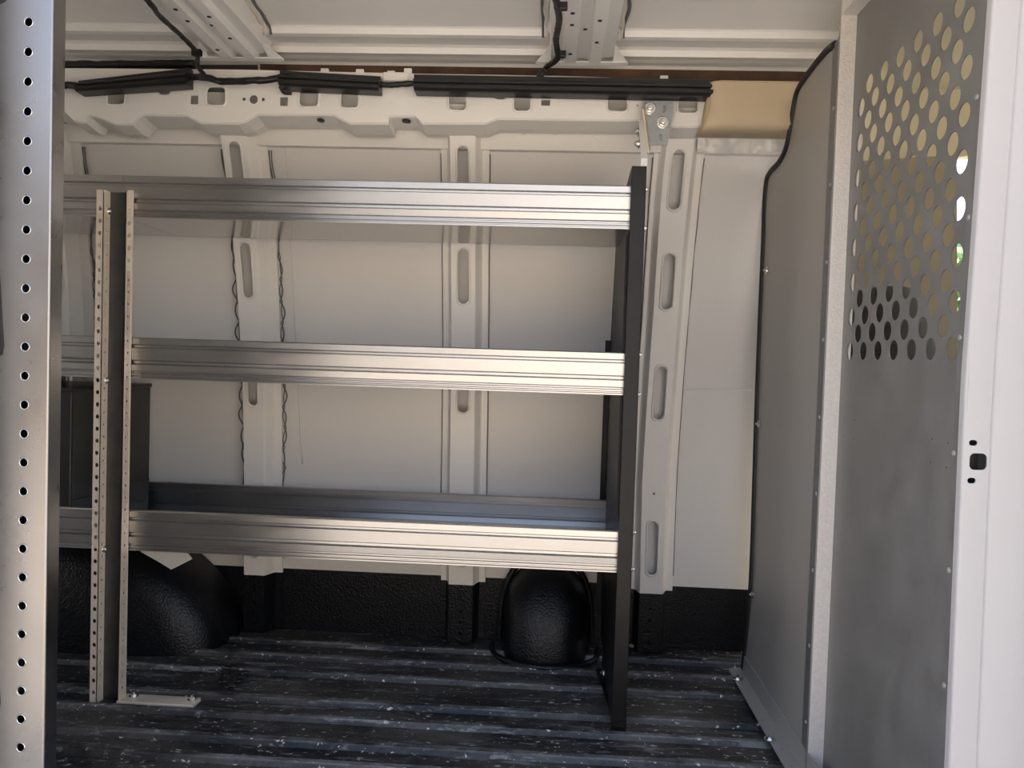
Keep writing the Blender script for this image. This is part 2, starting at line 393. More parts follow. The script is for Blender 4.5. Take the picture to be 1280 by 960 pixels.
def bow(xl):
    """hat-section roof bow running across the van; xl = left edge of its left raised strip"""
    path = [(1.748, 1.428), (1.60, 1.430), (1.4, 1.433), (1.05, 1.432), (.86, 1.41)]
    rz_ = lambda Y: float(np.interp(Y, [q[0] for q in ryz[:-3]], [q[1] for q in ryz[:-3]]))-.0015
    sec = [(-.046, .030), (-.034, .030), (-.030, .018), (-.004, .016), (0, .0), (.026, 0), (.030, .014), (.052, .014), (.056, 0), (.080, 0), (.084, .016), (.108, .018), (.112, .030), (.124, .030)]
    bm = bmesh.new()
    us = np.linspace(0, 1, 14); ys = [p[0] for p in path][::-1]; zs_ = [p[1] for p in path][::-1]
    Yl = np.linspace(1.748, .86, 18)
    loft(bm, [[V(xl+u, Y, rz_(Y) if w == .030 else float(np.interp(Y, ys, zs_))+w) for u, w in sec] for Y in Yl])
    # splayed feet on the rail
    for s, u in ((-1, -.030), (1, .108)):
        a = [V(xl+u, 1.742, 1.432), V(xl+u+s*.034, 1.748, 1.430), V(xl+u, 1.69, 1.450)]
        loft(bm, [a, [p+V(0, .0, .002) for p in a]], closed=True, caps=True)
    a = [V(xl-.06, 1.75, 1.427), V(xl+.14, 1.75, 1.427), V(xl+.14, 1.735, 1.429), V(xl-.06, 1.735, 1.429)]
    loft(bm, [a, [p+V(0, 0, .002) for p in a]], closed=True, caps=True)
    o = obj('roof_bow', bm, WHITE, ceil)
    bm = bmesh.new()
    for u, Y in ((.012, 1.50), (.012, 1.55), (.066, 1.53), (.066, 1.63), (.012, 1.69), (.040, 1.60)):
        z = float(np.interp(Y, ys, zs_)) + (.014 if u == .040 else 0)
        t = bmesh.new(); bmesh.ops.create_cone(t, cap_ends=True, segments=12, radius1=.0045, radius2=.0045, depth=.0016)
        for v in t.verts: v.co += V(xl+u, Y, z)
        merge(bm, t)
    obj('bow_hole', bm, RUBBER, o)
    for u, m, r in ((.117, PUTTY, .008), (.128, SEAL, .0035), (-.040, PUTTY, .005), (-.050, SEAL, .003)):
        bm = bmesh.new()
        Yb = np.linspace(1.70, 1.1, 90)
        pts = [V(xl+u+.005*noise.noise(V(Y*25, u*90, xl)), Y, rz_(Y)-.001) for Y in Yb]
        tube(bm, pts, [r*(1+.5*noise.noise(V(Y*40, u*50, 2))) for Y in Yb], 6)
        obj('seam_putty' if m is PUTTY else 'sealant_bead', bm, m, o)
    return o
bow(atY(705, 88, 1.74).x); bow(atY(277, 85, 1.74).x)
# ------------------------------------------------------------------ floor
def fy(y): return atZ(600, y, 0).y
ridges = [fy(y) for y in (815, 833, 854, 888, 910, 941)] + [1.385, 1.29, 1.20, 1.10, 1.0]
yz = [(2.075, 0)]
for i, r in enumerate(ridges):
    w = .015 if i % 2 else .012; h = .010
    yz += [(r+w, .0), (r+w*.55, h), (r-w*.35, h), (r-w*.9, .0)]
    nx = ridges[i+1] if i+1 < len(ridges) else .9
    if r-nx > .075: yz += [((r+nx)/2+.004, -.001), ((r+nx)/2-.004, -.001)]
yz += [(.80, 0), (.78, -.06)]
bm = bmesh.new(); loft(bm, [[V(x, y, z-.004) for y, z in yz] for x in (XL, .72)])
floor = struct(obj('floor', bm, FLOORM, base=V(-.6, 1.4, 0)), 'dirty black ribbed rubber floor of the van')
# debris scuff
bm = bmesh.new()
for k in range(34):
    p = atZ(292+random.gauss(0, 7), 846+random.gauss(0, 5), 0); s = random.uniform(.006, .013)
    t = bmesh.new(); bmesh.ops.create_icosphere(t, subdivisions=1, radius=s)
    for v in t.verts: v.co = V(v.co.x*1.5, v.co.y, v.co.z*.4)+p+V(0, 0, .003)
    merge(bm, t)
tag(obj('mud_clump', bm, mat('wet_black_mud', (.012, .01, .01), .08, bump=.5, bscale=200)), 'small wet black clump of dirt on the floor in front of the left wheel arch', 'dirt')
for (x, y, s) in ((790, 808, .010), (655, 823, .006)):
    bm = bmesh.new(); p = atZ(x, y, 0); bmesh.ops.create_icosphere(bm, subdivisions=2, radius=s)
    for v in bm.verts: v.co = V(v.co.x*1.3, v.co.y, v.co.z*.45)*(1+.25*noise.noise(v.co*200))+p+V(0, 0, s*.3)
    if s > .008: tag(obj('dirt_crumb', bm, mat('tan_dirt', (.30, .24, .16), .9, bump=.5)), 'tan crumb of dried dirt on the floor behind the black shelf post', 'dirt')
    else: bm.free()
# ------------------------------------------------------------------ wheel arch and round housing
bm = bmesh.new(); cx, Rr = -1.32, .50; rows = []
for k in range(17):
    s = k/16; d = .20*math.sin(s*PI/2)**1.0; rad = (1-s**3.2)**(1/2.6) if s < 1 else 0
    Y = 2.05-.215*s**.8
    rows.append([V(cx+(Rr*(.55+.45*rad))*math.cos(a), Y - .0, max(-.004, -.01+(.325*(.42+.58*rad))*math.sin(a))) for a in [PI*j/40 for j in range(41)]])
loft(bm, rows, smooth=True); bm.faces.new([bm.verts[-41+j] if False else v for j, v in enumerate(list(bm.verts)[-41:])])
tag(obj('wheel_arch', bm, LINER), 'big rounded black wheel arch on the floor at the left behind the perforated post', 'wheel arch')
bm = bmesh.new(); rows = []
cL, cRt = atY(627, 790, 1.96).x, atY(737, 790, 1.96).x; cx = (cL+cRt)/2; hw = (cRt-cL)/2
Yf = atZ(685, 834, 0).y; Hh = .225
for i in range(21):
    v = i/20; z = v*Hh
    wv = hw*(1-max(0, (v-.45)/.55)**2.4*.62)*(1-.0*v); dep = (2.06-Yf)*(1-.55*v**2.2)*(1 if v < .93 else 1-(v-.93)*4)
    rows.append([V(cx+wv*math.copysign(abs(math.cos(a))**.75, math.cos(a)), 2.06-dep*math.sin(a)**.62, z) for a in [PI*j/32 for j in range(33)]])
loft(bm, rows, smooth=True); bm.faces.new(list(bm.verts)[-33:])
hous = tag(obj('floor_housing', bm, LINER), 'black dome-shaped housing rising from the floor against the wall beside the black shelf post', 'housing')
bm = bmesh.new()
arc = [V(cx+(hw+.018)*math.copysign(abs(math.cos(a))**.7, math.cos(a)), 2.045, .012+.232*math.sin(a)**.75) for a in [PI*j/32 for j in range(33)]]
loft(bm, [[p+V(0, .02, 0) for p in arc], arc, [V(cx+(p.x-cx)*.90, p.y, p.z*.95) for p in arc], [V(cx+(p.x-cx)*.88, p.y+.02, p.z*.93) for p in arc]], smooth=True)
ring = [V(cx+(hw+.028)*math.cos(a), 2.02-(2.02-Yf+.02)*math.sin(a)**.8, .006) for a in [PI*j/32 for j in range(33)]]
tube(bm, ring, .007, 6)
obj('rim', bm, LINER, hous)
# ------------------------------------------------------------------ wiring, cable covers
def cover(x0, yt0, yb0, x1, yt1, yb1, label):
    Y = 1.715; a0, b0, a1, b1 = atY(x0, yt0, Y), atY(x0+2, yb0, Y), atY(x1, yt1, Y), atY(x1, yb1, Y)
    bm = bmesh.new(); rows = []
    for t in np.linspace(0, 1, 9):
        t = float(t); a = a0.lerp(a1, t); b = b0.lerp(b1, t); h = a.z-b.z
        sec = [(.03, 1), (.012, 1), (.010, .96), (.010, .74), (.004, .70), (-.004, .66), (-.008, .55), (-.008, .45), (-.004, .40), (-.004, .36), (-.010, .30), (-.010, .14), (-.004, .02), (.004, 0), (.03, 0)]
        rows.append([V(a.x+(b.x-a.x)*(1-s), Y-.008+dy, b.z+h*s) for dy, s in sec])
    loft(bm, rows, closed=True, caps=True)
    return tag(obj('cable_cover', bm, PLAST), label, 'cable cover', 'black cable covers along the top rail')
cover(97, 100, 117, 236, 84, 108, 'short black cable cover tilted on the rail, leftmost of the three')
cover(349, 87, 110, 475, 94.5, 116, 'short black cable cover clipped on the rail between two lengths of loom')
cover(517, 92, 116, 892, 98.5, 123, 'long black cable cover running along the rail to the tan trim box')
lo = empty('wiring_loom', atY(290, 100, 1.73)); tag(lo, 'black taped wiring loom strung along the rail and up the roof bows', 'wiring loom')
def strand(pts, r, name='loom_run', seed=0):
    bm = bmesh.new(); s = spline(pts, 10)
    tube(bm, [p+V(0, .002*noise.noise(p*40), .002*noise.noise(p*40+V(9, 9, 9))) for p in s], [r*(1+.18*noise.noise(p*90+V(seed, 0, 0))) for p in s], 9)
    return obj(name, bm, TAPE, lo)
strand([atY(40, 109, 1.73), atY(75, 106, 1.73), atY(100, 108, 1.73)], .008)
strand([atY(230, 97, 1.725), atY(255, 96, 1.715), atY(275, 101, 1.715), atY(310, 101, 1.715), atY(352, 98, 1.725)], .0075)
strand([atY(470, 106, 1.725), atY(490, 106, 1.722), atY(520, 104, 1.728)], .0065)
strand([atY(256, 94, 1.715), atY(247, 82, 1.72), atY(246, 66, 1.71), atY(228, 46, 1.62), atY(200, 20, 1.50), atY(180, -4, 1.40), V(atY(180, -4, 1.40).x-.004, 1.15, 1.424), V(atY(180, -4, 1.40).x-.004, .92, 1.40)], .0052, 'loom_branch', 3)
strand([atY(672, 98, 1.725), atY(684, 84, 1.725), atY(697, 72, 1.665), atY(695, 50, 1.572), atY(699, 25, 1.48), atY(696, 5, 1.413), atY(695, -20, 1.337), V(.018, 1.1, 1.424), V(.018, .92, 1.40)], .0065, 'loom_branch', 5)
strand([atY(352, 108, 1.725), atY(356, 114, 1.735), atY(364, 115, 1.742)], .008, 'loom_plug', 7)
strand([atY(76, 81, 1.79), atY(160, 80.5, 1.79), atY(243, 79.5, 1.79)], .009, 'loom_run', 8)
for (x, y, Y) in ((702, 8, 1.425), (701, 68, 1.655), (246, 66, 1.71)):
    bm = bmesh.new(); p = atY(x, y, Y); box(bm, p-V(.011, .006, .007), p+V(.011, .006, .007), .002); obj('loom_clip', bm, PLAST, lo)
# small white clips on the rail top
rc = []
for x, y in ((108, 88), (406, 88), (450, 89), (489, 91), (510, 88), (830, 97)):
    bm = bmesh.new(); p = atY(x, y, 1.75); box(bm, p-V(.009, .004, .010), p+V(.009, .004, .004), .002); obj('edge_clip', bm, WHITE, rail)
bm = bmesh.new(); p = atY(495, 96, 1.742); box(bm, p-V(.03, .003, .010), p+V(.03, .003, .010), .003); obj('edge_tab', bm, WHITE, rail)
# ------------------------------------------------------------------ tan trim box
TY = 1.69; a = atY(892, 98, TY); b = atY(892, 160, TY); hz = a.z-b.z
bm = bmesh.new(); rows = []
for k, t in enumerate((0, .02, .06, .14, .3, 1, 2)):
    e = min(1, t/.14); x = a.x - .003*(1-e) + (0 if t <= .0 else t*.13)
    inset = (1-e)**2*.012
    sec = [(1.80, 1.0), (TY+.012+inset, 1.0), (TY+.003+inset, .975), (TY+inset, .92), (TY+inset, .5), (TY+inset-.001, .30), (TY+inset+.001, .12), (TY+.008+inset, .03), (TY+.022+inset, 0), (1.80, .10)]
    rows.append([V(x - (.026*(1-e)*max(0, .42-s)**1.2*1.6 if t < .14 else 0), y, b.z+hz*s) for y, s in sec])
loft(bm, rows, closed=True, caps=True, smooth=True)
tag(obj('headliner_trim', bm, TAN), 'tan moulded plastic trim box at the end of the rail beside the bulkhead', 'trim')
# crumpled clear film under it
bm = bmesh.new(); rows = []
for j in range(5):
    rows.append([])
    for i in range(22):
        p = atW(872+i*6, 170+j*5.6-(i*.12)*j*.3, .014); p.y += .018*noise.noise(V(i*.8, j*.9, 3)); rows[-1].append(p)
loft(bm, rows, smooth=True)
tag(obj('masking_film', bm, mat('pale_crumpled_film', (.70, .69, .66), .18, coat=.4)), 'strip of crumpled pale film stuck to the wall under the tan trim box', 'film')
# ------------------------------------------------------------------ shelving
XPL, XPR = -.961, -.882           # perforated post
XB = .151                         # black post left edge
PF = 1.588                        # front plane of the black post
LF = 1.572                        # front plane of the perforated post
BF = 1.600                        # front plane of the shelf lips
def lip_profile(yf, z0_, z1_, s):
    """s=+1: grooves face the camera (front lip); returns (y,z) polyline bottom->top of the outer face"""
    h = z1_-z0_; d = .0045
    return [(yf, z0_), (yf, z0_+.03*h), (yf+s*d*.6, z0_+.05*h), (yf+s*d*.6, z0_+.07*h), (yf, z0_+.09*h), (yf, z0_+.12*h), (yf+s*d*.7, z0_+.14*h), (yf+s*d*.7, z0_+.165*h), (yf, z0_+.19*h), (yf-s*.001, z0_+.34*h),
            (yf+s*d, z0_+.375*h), (yf+s*d, z0_+.43*h), (yf, z0_+.46*h), (yf-s*.001, z0_+.74*h), (yf+s*d, z0_+.77*h), (yf+s*d, z0_+.81*h), (yf, z0_+.84*h), (yf, z0_+.975*h), (yf+s*.0022, z1_), (yf+s*.010, z1_), (yf+s*.010, z1_-.006)]
def shelf(root, x0, x1, z0_, z1_, yr, zr=None):
    bm = bmesh.new(); extrude_x(bm, [(BF+.001, z0_), (yr, z0_), (yr, z0_+.0025), (BF+.001, z0_+.0025)], x0, x1)
    s = obj('shelf_tray', bm, ALUPAN, root)
    for nm, Y, sg in (('front_lip', BF, 1), ('rear_lip', yr, -1)):
        bm = bmesh.new(); pr = lip_profile(Y, z0_, z1_, 1) if nm == 'front_lip' else [(2*yr-y, z) for y, z in lip_profile(yr, z0_, z1_, 1)]
        if nm == 'rear_lip': pr = [(y-.0, z) for y, z in lip_profile(yr-.002, z0_, z1_, 1)]
        extrude_x(bm, offset_poly(pr, -.0016), x0, x1); obj(nm, bm, ALU, s)
    return s
su = empty('shelving_unit', V((XPL+XB)/2, 1.75, 0))
tag(su, 'aluminium three-tier shelving unit against the far wall with a black right end panel', 'shelving unit', 'aluminium shelving units')
XM = (XPL+XPR)/2
lv = lambda x, y0, y1: (atY(x, y1, BF).z, atY(x, y0, BF).z)
ZT = lv(470, 225.5, 279); ZB = lv(470, 651, 702)
ZM = lv(470, 431, 483.5)
yrT = None
for yy in np.arange(1.7, 2., .005):
    if yrT is None and abs((atY(780, 311, float(yy)).z)-ZT[0]) < .004: yrT = float(yy)
yrT = yrT or 1.83
shelf(su, XM+.0004, XB+.004, ZT[0], ZT[1], yrT); shelf(su, XM+.0004, XB+.004, *ZM, 1.90); shelf(su, XM+.0004, XB+.004, *ZB, 1.955)
# perforated hat-section post
PZT = 1.091; pitch = .0257; post = None
bm = bmesh.new()
hz_ = [.022+pitch*i for i in range(int((PZT-.03)/pitch))]
def lip(x0, x1, ph):
    t = plate([(x0, 0), (x1, 0), (x1, PZT-.008), (x1-.004 if x0 < -.95 else x1, PZT), (x0, PZT)], [circ((x0+x1)/2, z+ph, .0042, 10, .0048) for z in hz_], .002)
    return remap(t, lambda u, v, w: V(u, LF+w, v))
pl = obj('perforated_post', lip(XPL, XPL+.016, .002), ALUPOST, su)
obj('mounting_lip', lip(XPR-.016, XPR, -.002), ALUPOST, pl)
t = plate([(LF, 0), (LF+.0255, 0), (LF+.0255, PZT), (LF, PZT)], [circ(LF+.013, z+.010, .0034, 10) for z in hz_] , .002)
obj('side_flange', remap(t, lambda u, v, w: V(XPL+.014+w, u, v)), ALUPOST, pl)
t = plate([(LF, 0), (LF+.0255, 0), (LF+.0255, PZT), (LF, PZT)], [circ(LF+.013, z+.010, .0034, 10) for z in hz_], .002)
obj('side_flange', remap(t, lambda u, v, w: V(XPR-.016+w, u, v)), ALUPOST, pl)
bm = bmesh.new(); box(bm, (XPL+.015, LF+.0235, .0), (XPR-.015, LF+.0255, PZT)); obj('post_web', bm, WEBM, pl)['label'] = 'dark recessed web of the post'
hardware('bolt', [V(XPL+.017, LF+.018, z) for z in (atY(131, 265, 1.6).z, atY(131, 475, 1.6).z, atY(131, 685, 1.6).z)], (1, -.25, 0), ZINC, pl, r=.004, h=.004)
# foot rail on the floor
bm = bmesh.new(); f0, f1 = atZ(160, 874, .008), atZ(255, 876, .008)
box(bm, (XPR-.02, 1.572, .0), (-.735, 1.610, .0085), .001)
ft = obj('floor_foot', bm, ALUPOST, su)
hardware('foot_bolt', [V(-.878, 1.598, .0085), V(-.748, 1.598, .0085)], (0, 0, 1), ZINC, ft, r=.006, h=.006)
# black end panel
bm = bmesh.new(); ZTOP = 1.165
rear = [atX(x, y, XB+.003) for x, y in ((768, 300), (763, 440), (756, 600), (752, 740), (752, 795))]
outl = [(PF, .0), (PF, ZTOP), (PF+.035, ZTOP), (rear[0].y-.02, 1.10)] + [(p.y, p.z) for p in rear] + [(rear[-1].y-.03, .055), (PF+.20, .03), (PF+.06, .0)]
t = plate(outl, [], .0025); remap(t, lambda u, v, w: V(XB+.001+w, u, v)); merge(bm, t)
ep = obj('end_panel', bm, BLACKM, su)
bm = bmesh.new(); box(bm, (XB, PF-.002, 0), (XB+.030, PF+.002, ZTOP), .0008); box(bm, (XB+.028, PF-.002, 0), (XB+.030, PF+.03, ZTOP), .0006)
obj('front_post', bm, BLACKM, ep)
bm = bmesh.new(); box(bm, (XB-.012, rear[2].y-.05, .10), (XB+.002, rear[2].y-.046, 1.06)); box(bm, (XB-.004, PF+.028, .43), (XB+.001, PF+.032, 1.03))
obj('stiffener', bm, BLACKM, ep)
bm = bmesh.new(); fa = [atZ(744, 838, .003), atZ(760, 838, .003), atZ(782, 914, .003), atZ(772, 914, .003)]
loft(bm, [fa, [p+V(0, 0, .004) for p in fa]], closed=True, caps=True)
fb = [V(XB+.002, PF, .003), V(XB+.002, 1.92, .003), V(XB+.002, 1.92, .03), V(XB+.002, PF, .07)]
loft(bm, [fb, [p+V(.003, 0, 0) for p in fb]], closed=True, caps=True)
foot = obj('foot_bracket', bm, BLACKM, ep)
hardware('foot_bolt', [atZ(757, 841, .010)], (0, -.3, 1), ZINC, foot, r=.008, h=.008)
hardware('bolt', [V(XB+.030, PF+.012, atY(x, y, PF).z) for x, y in ((809, 235), (807, 284), (800, 443), (798, 493), (792, 667), (791, 713))], (1, 0, 0), ZINC, ep, r=.0045, h=.004)
# white tie strap and wall bracket at the top
bm = bmesh.new(); s0 = atY(806, 209, PF+.01); s1 = atY(808, 150, 1.70)
path = [(s0.x-.002, PF+.012, ZTOP-.01), (s0.x-.001, PF+.015, ZTOP+.02), (s1.x-.010, 1.700, s1.z)]
w = .013
loft(bm, [[V(x-w*.5, y, z), V(x+w*.5, y, z), V(x+w*.5, y+.002, z), V(x-w*.5, y+.002, z)] for x, y, z in path], closed=True, caps=True)
obj('tie_strap', bm, mat('bright_steel_strap', (.85, .84, .82), .35, .4), su)
br = empty('wall_bracket', atY(823, 182, 1.725)); tag(br, 'grey zinc angle bracket bolted to the rail above the black shelf post', 'bracket')
BY = 1.728; q = lambda x, y: (atY(x, y, BY).x, atY(x, y, BY).z)
hol = [rrect(*q(830, 136.5), .0075, .016, .0036), rrect(*q(826, 172), .008, .013, .0038)]
t = plate([q(804.5, 126), q(842, 126), q(841.5, 140), q(834.5, 181), q(811, 181)], hol, .003)
obj('bracket_plate', remap(t, lambda u, v, w: V(u, BY+w, v)), BRACK, br)
bm = bmesh.new()
sf = [atY(804.5, 126, BY), atY(811, 181, BY)]
l0 = [sf[0], sf[1], V(sf[1].x-.006, BY-.045, sf[1].z-.03), V(sf[0].x-.006, BY-.035, sf[0].z-.03)]
loft(bm, [l0, [p+V(.003, 0, 0) for p in l0]], closed=True, caps=True)
obj('bracket_leg', bm, ALUPOST, br)
hardware('bolt', [V(q(812.5, 135.5)[0], BY, q(812.5, 135.5)[1]), V(q(828.5, 153)[0], BY, q(828.5, 153)[1])], (0, -1, 0), ZINC, br, r=.008, h=.008)
hardware('nut', [atY(799, 164, 1.70), atY(798, 180, 1.69)], (-1, -.2, 0), ZINC, br, r=.006, h=.006)
# left neighbour unit
s2 = empty('shelving_unit', V(-1.4, 1.75, 0))
tag(s2, 'shelving unit mostly hidden behind the near post, left of the perforated post', 'shelving unit', 'aluminium shelving units')
shelf(s2, -1.86, XM-.0004, *ZT, yrT); shelf(s2, -1.86, XM-.0004, *ZM, 1.90); shelf(s2, -1.86, XM-.0004, *ZB, 1.955)
bm = bmesh.new(); t = plate([(PF, 0), (PF+.05, 0), (PF+.05, PZT), (PF, PZT)], [circ(PF+.02, z, .0036, 8) for z in hz_[::2]], .003); remap(t, lambda u, v, w: V(-1.87+w, u, v)); merge(bm, t)
box(bm, (-1.87, PF-.002, 0), (-1.85, PF, PZT)); obj('perforated_post', bm, ALUPOST, s2)
# dark bin on its lower tray
bx = -1.03; yf, yb_ = atX(90, 540, bx).y, min(1.948, atX(187, 540, bx).y); zt = atX(187, 482, bx).z; zb0 = ZB[0]+.003
bn = empty('storage_bin', V(bx-.13, (yf+yb_)/2, zb0)); tag(bn, 'dark steel bin on the lower left shelf seen past the perforated post', 'bin')
bm = bmesh.new()
o = [(yf, zb0+.002), (yb_-.03, zb0+.002)] + [(yb_-.03+.03*math.sin(t), zb0+.032-.03*math.cos(t)) for t in (.4, .8, 1.2, PI/2)] + [(yb_, zt), (yf, zt)]
loft(bm, [[V(bx, y, z) for y, z in o], [V(bx-.26, y, z) for y, z in o]], closed=True, caps=True)
obj('bin_body', bm, BIN, bn)
bm = bmesh.new(); z_ = atX(187, 600, bx).z
box(bm, (bx-.002, yf, z_), (bx+.003, yb_-.002, z_+.006), .001); box(bm, (bx-.002, yf-.003, zb0+.01), (bx+.003, yf+.003, zt), .001); obj('bin_seam', bm, BIN, bn)
bm = bmesh.new(); box(bm, (bx-.262, yf-.004, zt-.004), (bx+.004, yb_+.002, zt+.006), .002); obj('bin_lid', bm, BIN, bn)
# ------------------------------------------------------------------ near shelving unit (left edge of the picture)
NY = .98; xr = atY(60.5, 480, NY).x; xh = atY(31, 480, NY).x
s3 = empty('shelving_unit', V(-.75, 1.05, 0)); tag(s3, 'near shelving unit showing only its tall perforated polished end post at the left edge', 'shelving unit', 'aluminium shelving units')
hp = (atY(32, 65, NY).z-atY(30, 899, NY).z)/23.0
zz0 = atY(30, 899, NY).z
hs = [circ(xh, zz0+hp*k, .0052, 14, .0055) for k in range(-5, 31)]
def bigcut(zb, zt_):
    e = atY(5.5, 440, NY).x
    return [(e-.09, zt_), (e-.012, zt_), (e-.008, zt_-.015), (e, zb+.018), (e-.002, zb+.006), (e-.014, zb), (e-.09, zb)]
za = atY(3, 449, NY).z; zb_ = atY(3, 895, NY).z
cuts3 = [bigcut(za, za+.14), bigcut(zb_, zb_+.14), bigcut(za+.46, za+.60)]
t = plate([(xr-.30, 0), (xr-.003, 0), (xr-.003, 1.42), (xr-.30, 1.42)], hs+cuts3, .002); remap(t, lambda u, v, w: V(u, NY+w, v))
np_ = obj('end_post', t, ALUNEAR, s3)
bm = bmesh.new(); rows = []
for a_ in np.linspace(0, PI/2, 6): rows.append([V(xr-.003+.003*math.sin(a_), NY+.003-.003*math.cos(a_), z) for z in (0, 1.42)])
rows.append([V(xr, NY+.026, z) for z in (0, 1.42)]); rows.append([V(xr-.002, NY+.026, z) for z in (0, 1.42)]); rows.append([V(xr-.002, NY+.004, z) for z in (0, 1.42)])
loft(bm, rows, smooth=False); obj('folded_edge', bm, ALUNEAR, np_)
rim0 = None
for k in range(len(hs)):
    zc = zz0+hp*(k-5)
    if rim0 is None:
        bm = bmesh.new(); pts = [V(xh+(u-xh)*1.12, NY-.0002, (v-zc)*1.12+zc) for u, v in hs[0]]; tube(bm, pts+[pts[0]], .0008, 5, caps=False)
        rim0 = obj('hole_rim', bm, ZINC, np_, base=V(xh, NY, zc))
    else: rep(rim0, V(xh, NY, zc), np_)
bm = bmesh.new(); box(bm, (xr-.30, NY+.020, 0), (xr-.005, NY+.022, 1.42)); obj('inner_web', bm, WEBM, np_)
for z in (.30, .70, 1.08):
    bm = bmesh.new(); extrude_x(bm, [(NY+.03, z), (1.28, z), (1.28, z+.08), (1.277, z+.08), (1.277, z+.003), (NY+.033, z+.003), (NY+.033, z+.08), (NY+.03, z+.08)], -1.86, -.90); obj('shelf_tray', bm, ALU, s3)
for x_, y_ in ((-.925, 1.26), (-1.86, 1.26), (-1.86, NY+.004)):
    bm = bmesh.new(); box(bm, (x_, y_, 0), (x_+.022, y_+.022, 1.2), .001); obj('frame_post', bm, ALUPOST, s3)
# ------------------------------------------------------------------ bulkhead
BX1, BX2, BS = .50, .525, 1.425
bh = empty('bulkhead', V(.51, 1.45, 0)); tag(bh, 'grey sheet-metal cab bulkhead with a perforated window, standing across the van at right', 'bulkhead')
cont = [(1046, 54), (1035, 63), (1020, 81), (1006, 100), (998, 115), (993, 140), (989, 165), (984, 186), (975, 203), (965, 214), (960, 226), (957, 262), (956, 300), (951, 420), (947, 530), (942, 690), (938, 760), (930, 836)]
cp = [atX(x, y, BX1) for x, y in cont]; cs = spline([V(0, p.y, p.z) for p in cp], 4)
out = [(p.y, p.z) for p in cs] + [(cs[-1].y, .0), (BS, .0), (BS, 1.385)]
t = plate(out, [], .003); pan1 = obj('solid_panel', remap(t, lambda u, v, w: V(BX1+w, u, v)), GALV, bh)
bm = bmesh.new(); tube(bm, [V(BX1-.001, p.y+.004, p.z) for p in cs], .0068, 8); obj('edge_trim', bm, RUBBER, pan1)['label'] = 'black rubber edge trim'
hardware('bolt', [atX(x+2, y, BX1-.002)+V(0, 0, 0) for x, y in ((957, 338), (947, 530), (939, 743))], (-1, 0, 0), ZINC, pan1, r=.0055, h=.005)
bm = bmesh.new(); box(bm, (BX1-.0025, BS-.001, .0), (BX1, BS+.034, 1.36), .0006); box(bm, (BX1-.0045, BS-.001, 0), (BX1-.002, BS+.004, 1.36), .0006)
fl_ = obj('lap_flange', bm, FLANGE, bh)
rz = [atX(x, y, BX1).z for x, y in ((1050, 32), (1045, 134), (1040, 231), (1035.6, 328), (1030, 425), (1025.5, 521), (1020, 616), (1014, 710), (1009, 802), (1004, 895))]
hardware('rivet', [V(BX1-.0025, BS+.014, z) for z in rz], (-1, 0, 0), GALV, fl_, r=.0045, h=.0025, hexa=False, washer=False)
bm = bmesh.new(); box(bm, (BX1-.002, BS-.004, 0), (BX2+.001, BS, 1.398), .001); box(bm, (BX2+.0035, BS-.03, 0), (BX2+.006, BS, 1.398), .0005)
obj('stud', bm, ALURAW, bh)['label'] = 'pale grained aluminium stud'
bm = bmesh.new(); box(bm, (BX1-.002, .995, 1.398), (BX2+.01, BS, 1.43), .001); obj('top_channel', bm, ALURAW, bh)
ph_ = []
for k in range(16):
    z = .797+k*.0304
    if k % 2 == 0: ph_ += [circ(1.385-j*.0578, z, .0157, 20) for j in range(7)]
    else: ph_ += [circ(1.353-j*.0578, z, .0157, 20) for j in range(6)]
tiny = []
for x, y in ((1055, 523), (1068, 525), (1055, 545), (1067, 548), (1165, 549), (1185, 554), (1163, 578), (1183, 584)):
    p = atX(x, y, BX2); tiny.append(circ(p.y, p.z, .0016, 8))
PE = 1.0
t = plate([(PE, 0), (BS, 0), (BS, 1.40), (PE, 1.40)], ph_+tiny, .002, [round(q, 3) for q in np.arange(.05, 1.4, .15)])
jf = lambda z: float(np.interp(z, [-.05, .26, .75, 1.22, 1.5], [-.016, -.008, 0, -.017, -.030]))
je = lambda u, v: u+jf(v)*max(0, min(1, (1.02-u)/.02))
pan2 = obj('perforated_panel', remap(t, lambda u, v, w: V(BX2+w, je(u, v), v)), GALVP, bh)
bm = plate([(PE, 0), (PE+.0215, 0), (PE+.0215, 1.40), (PE, 1.40)], [], .002, [round(q, 3) for q in np.arange(.05, 1.4, .15)]); remap(bm, lambda u, v, w: V(BX2-.002+w, u+jf(v), v)); f2 = obj('riveted_strip', bm, GALVP, pan2)
rz = [atX(x, y, BX2).z for x, y in ((1223, 122), (1214, 272), (1204, 422), (1196, 567), (1187, 712), (1178, 853))]
hardware('rivet', [V(BX2-.002, PE+.0165+jf(z), z) for z in rz], (-1, 0, 0), GALV, f2, r=.0045, h=.0025, hexa=False, washer=False)
bm = bmesh.new()
t = plate([(.466, 1.0), (.499, 1.0), (.499, 1.925), (.466, 1.915)], [circ(.480, 1.02+.062*k, .0024, 8) for k in range(14)], .003); remap(t, lambda u, v, w: V(u, v, .009+w)); merge(bm, t)
box(bm, (.4965, 1.0, .009), (.4995, 1.92, .055), .0006)
fb_ = obj('floor_bracket', bm, GALV, bh)
hardware('bolt', [atZ(922, 849, .014), atZ(962, 924, .014)], (0, 0, 1), ZINC, fb_, r=.007, h=.005)
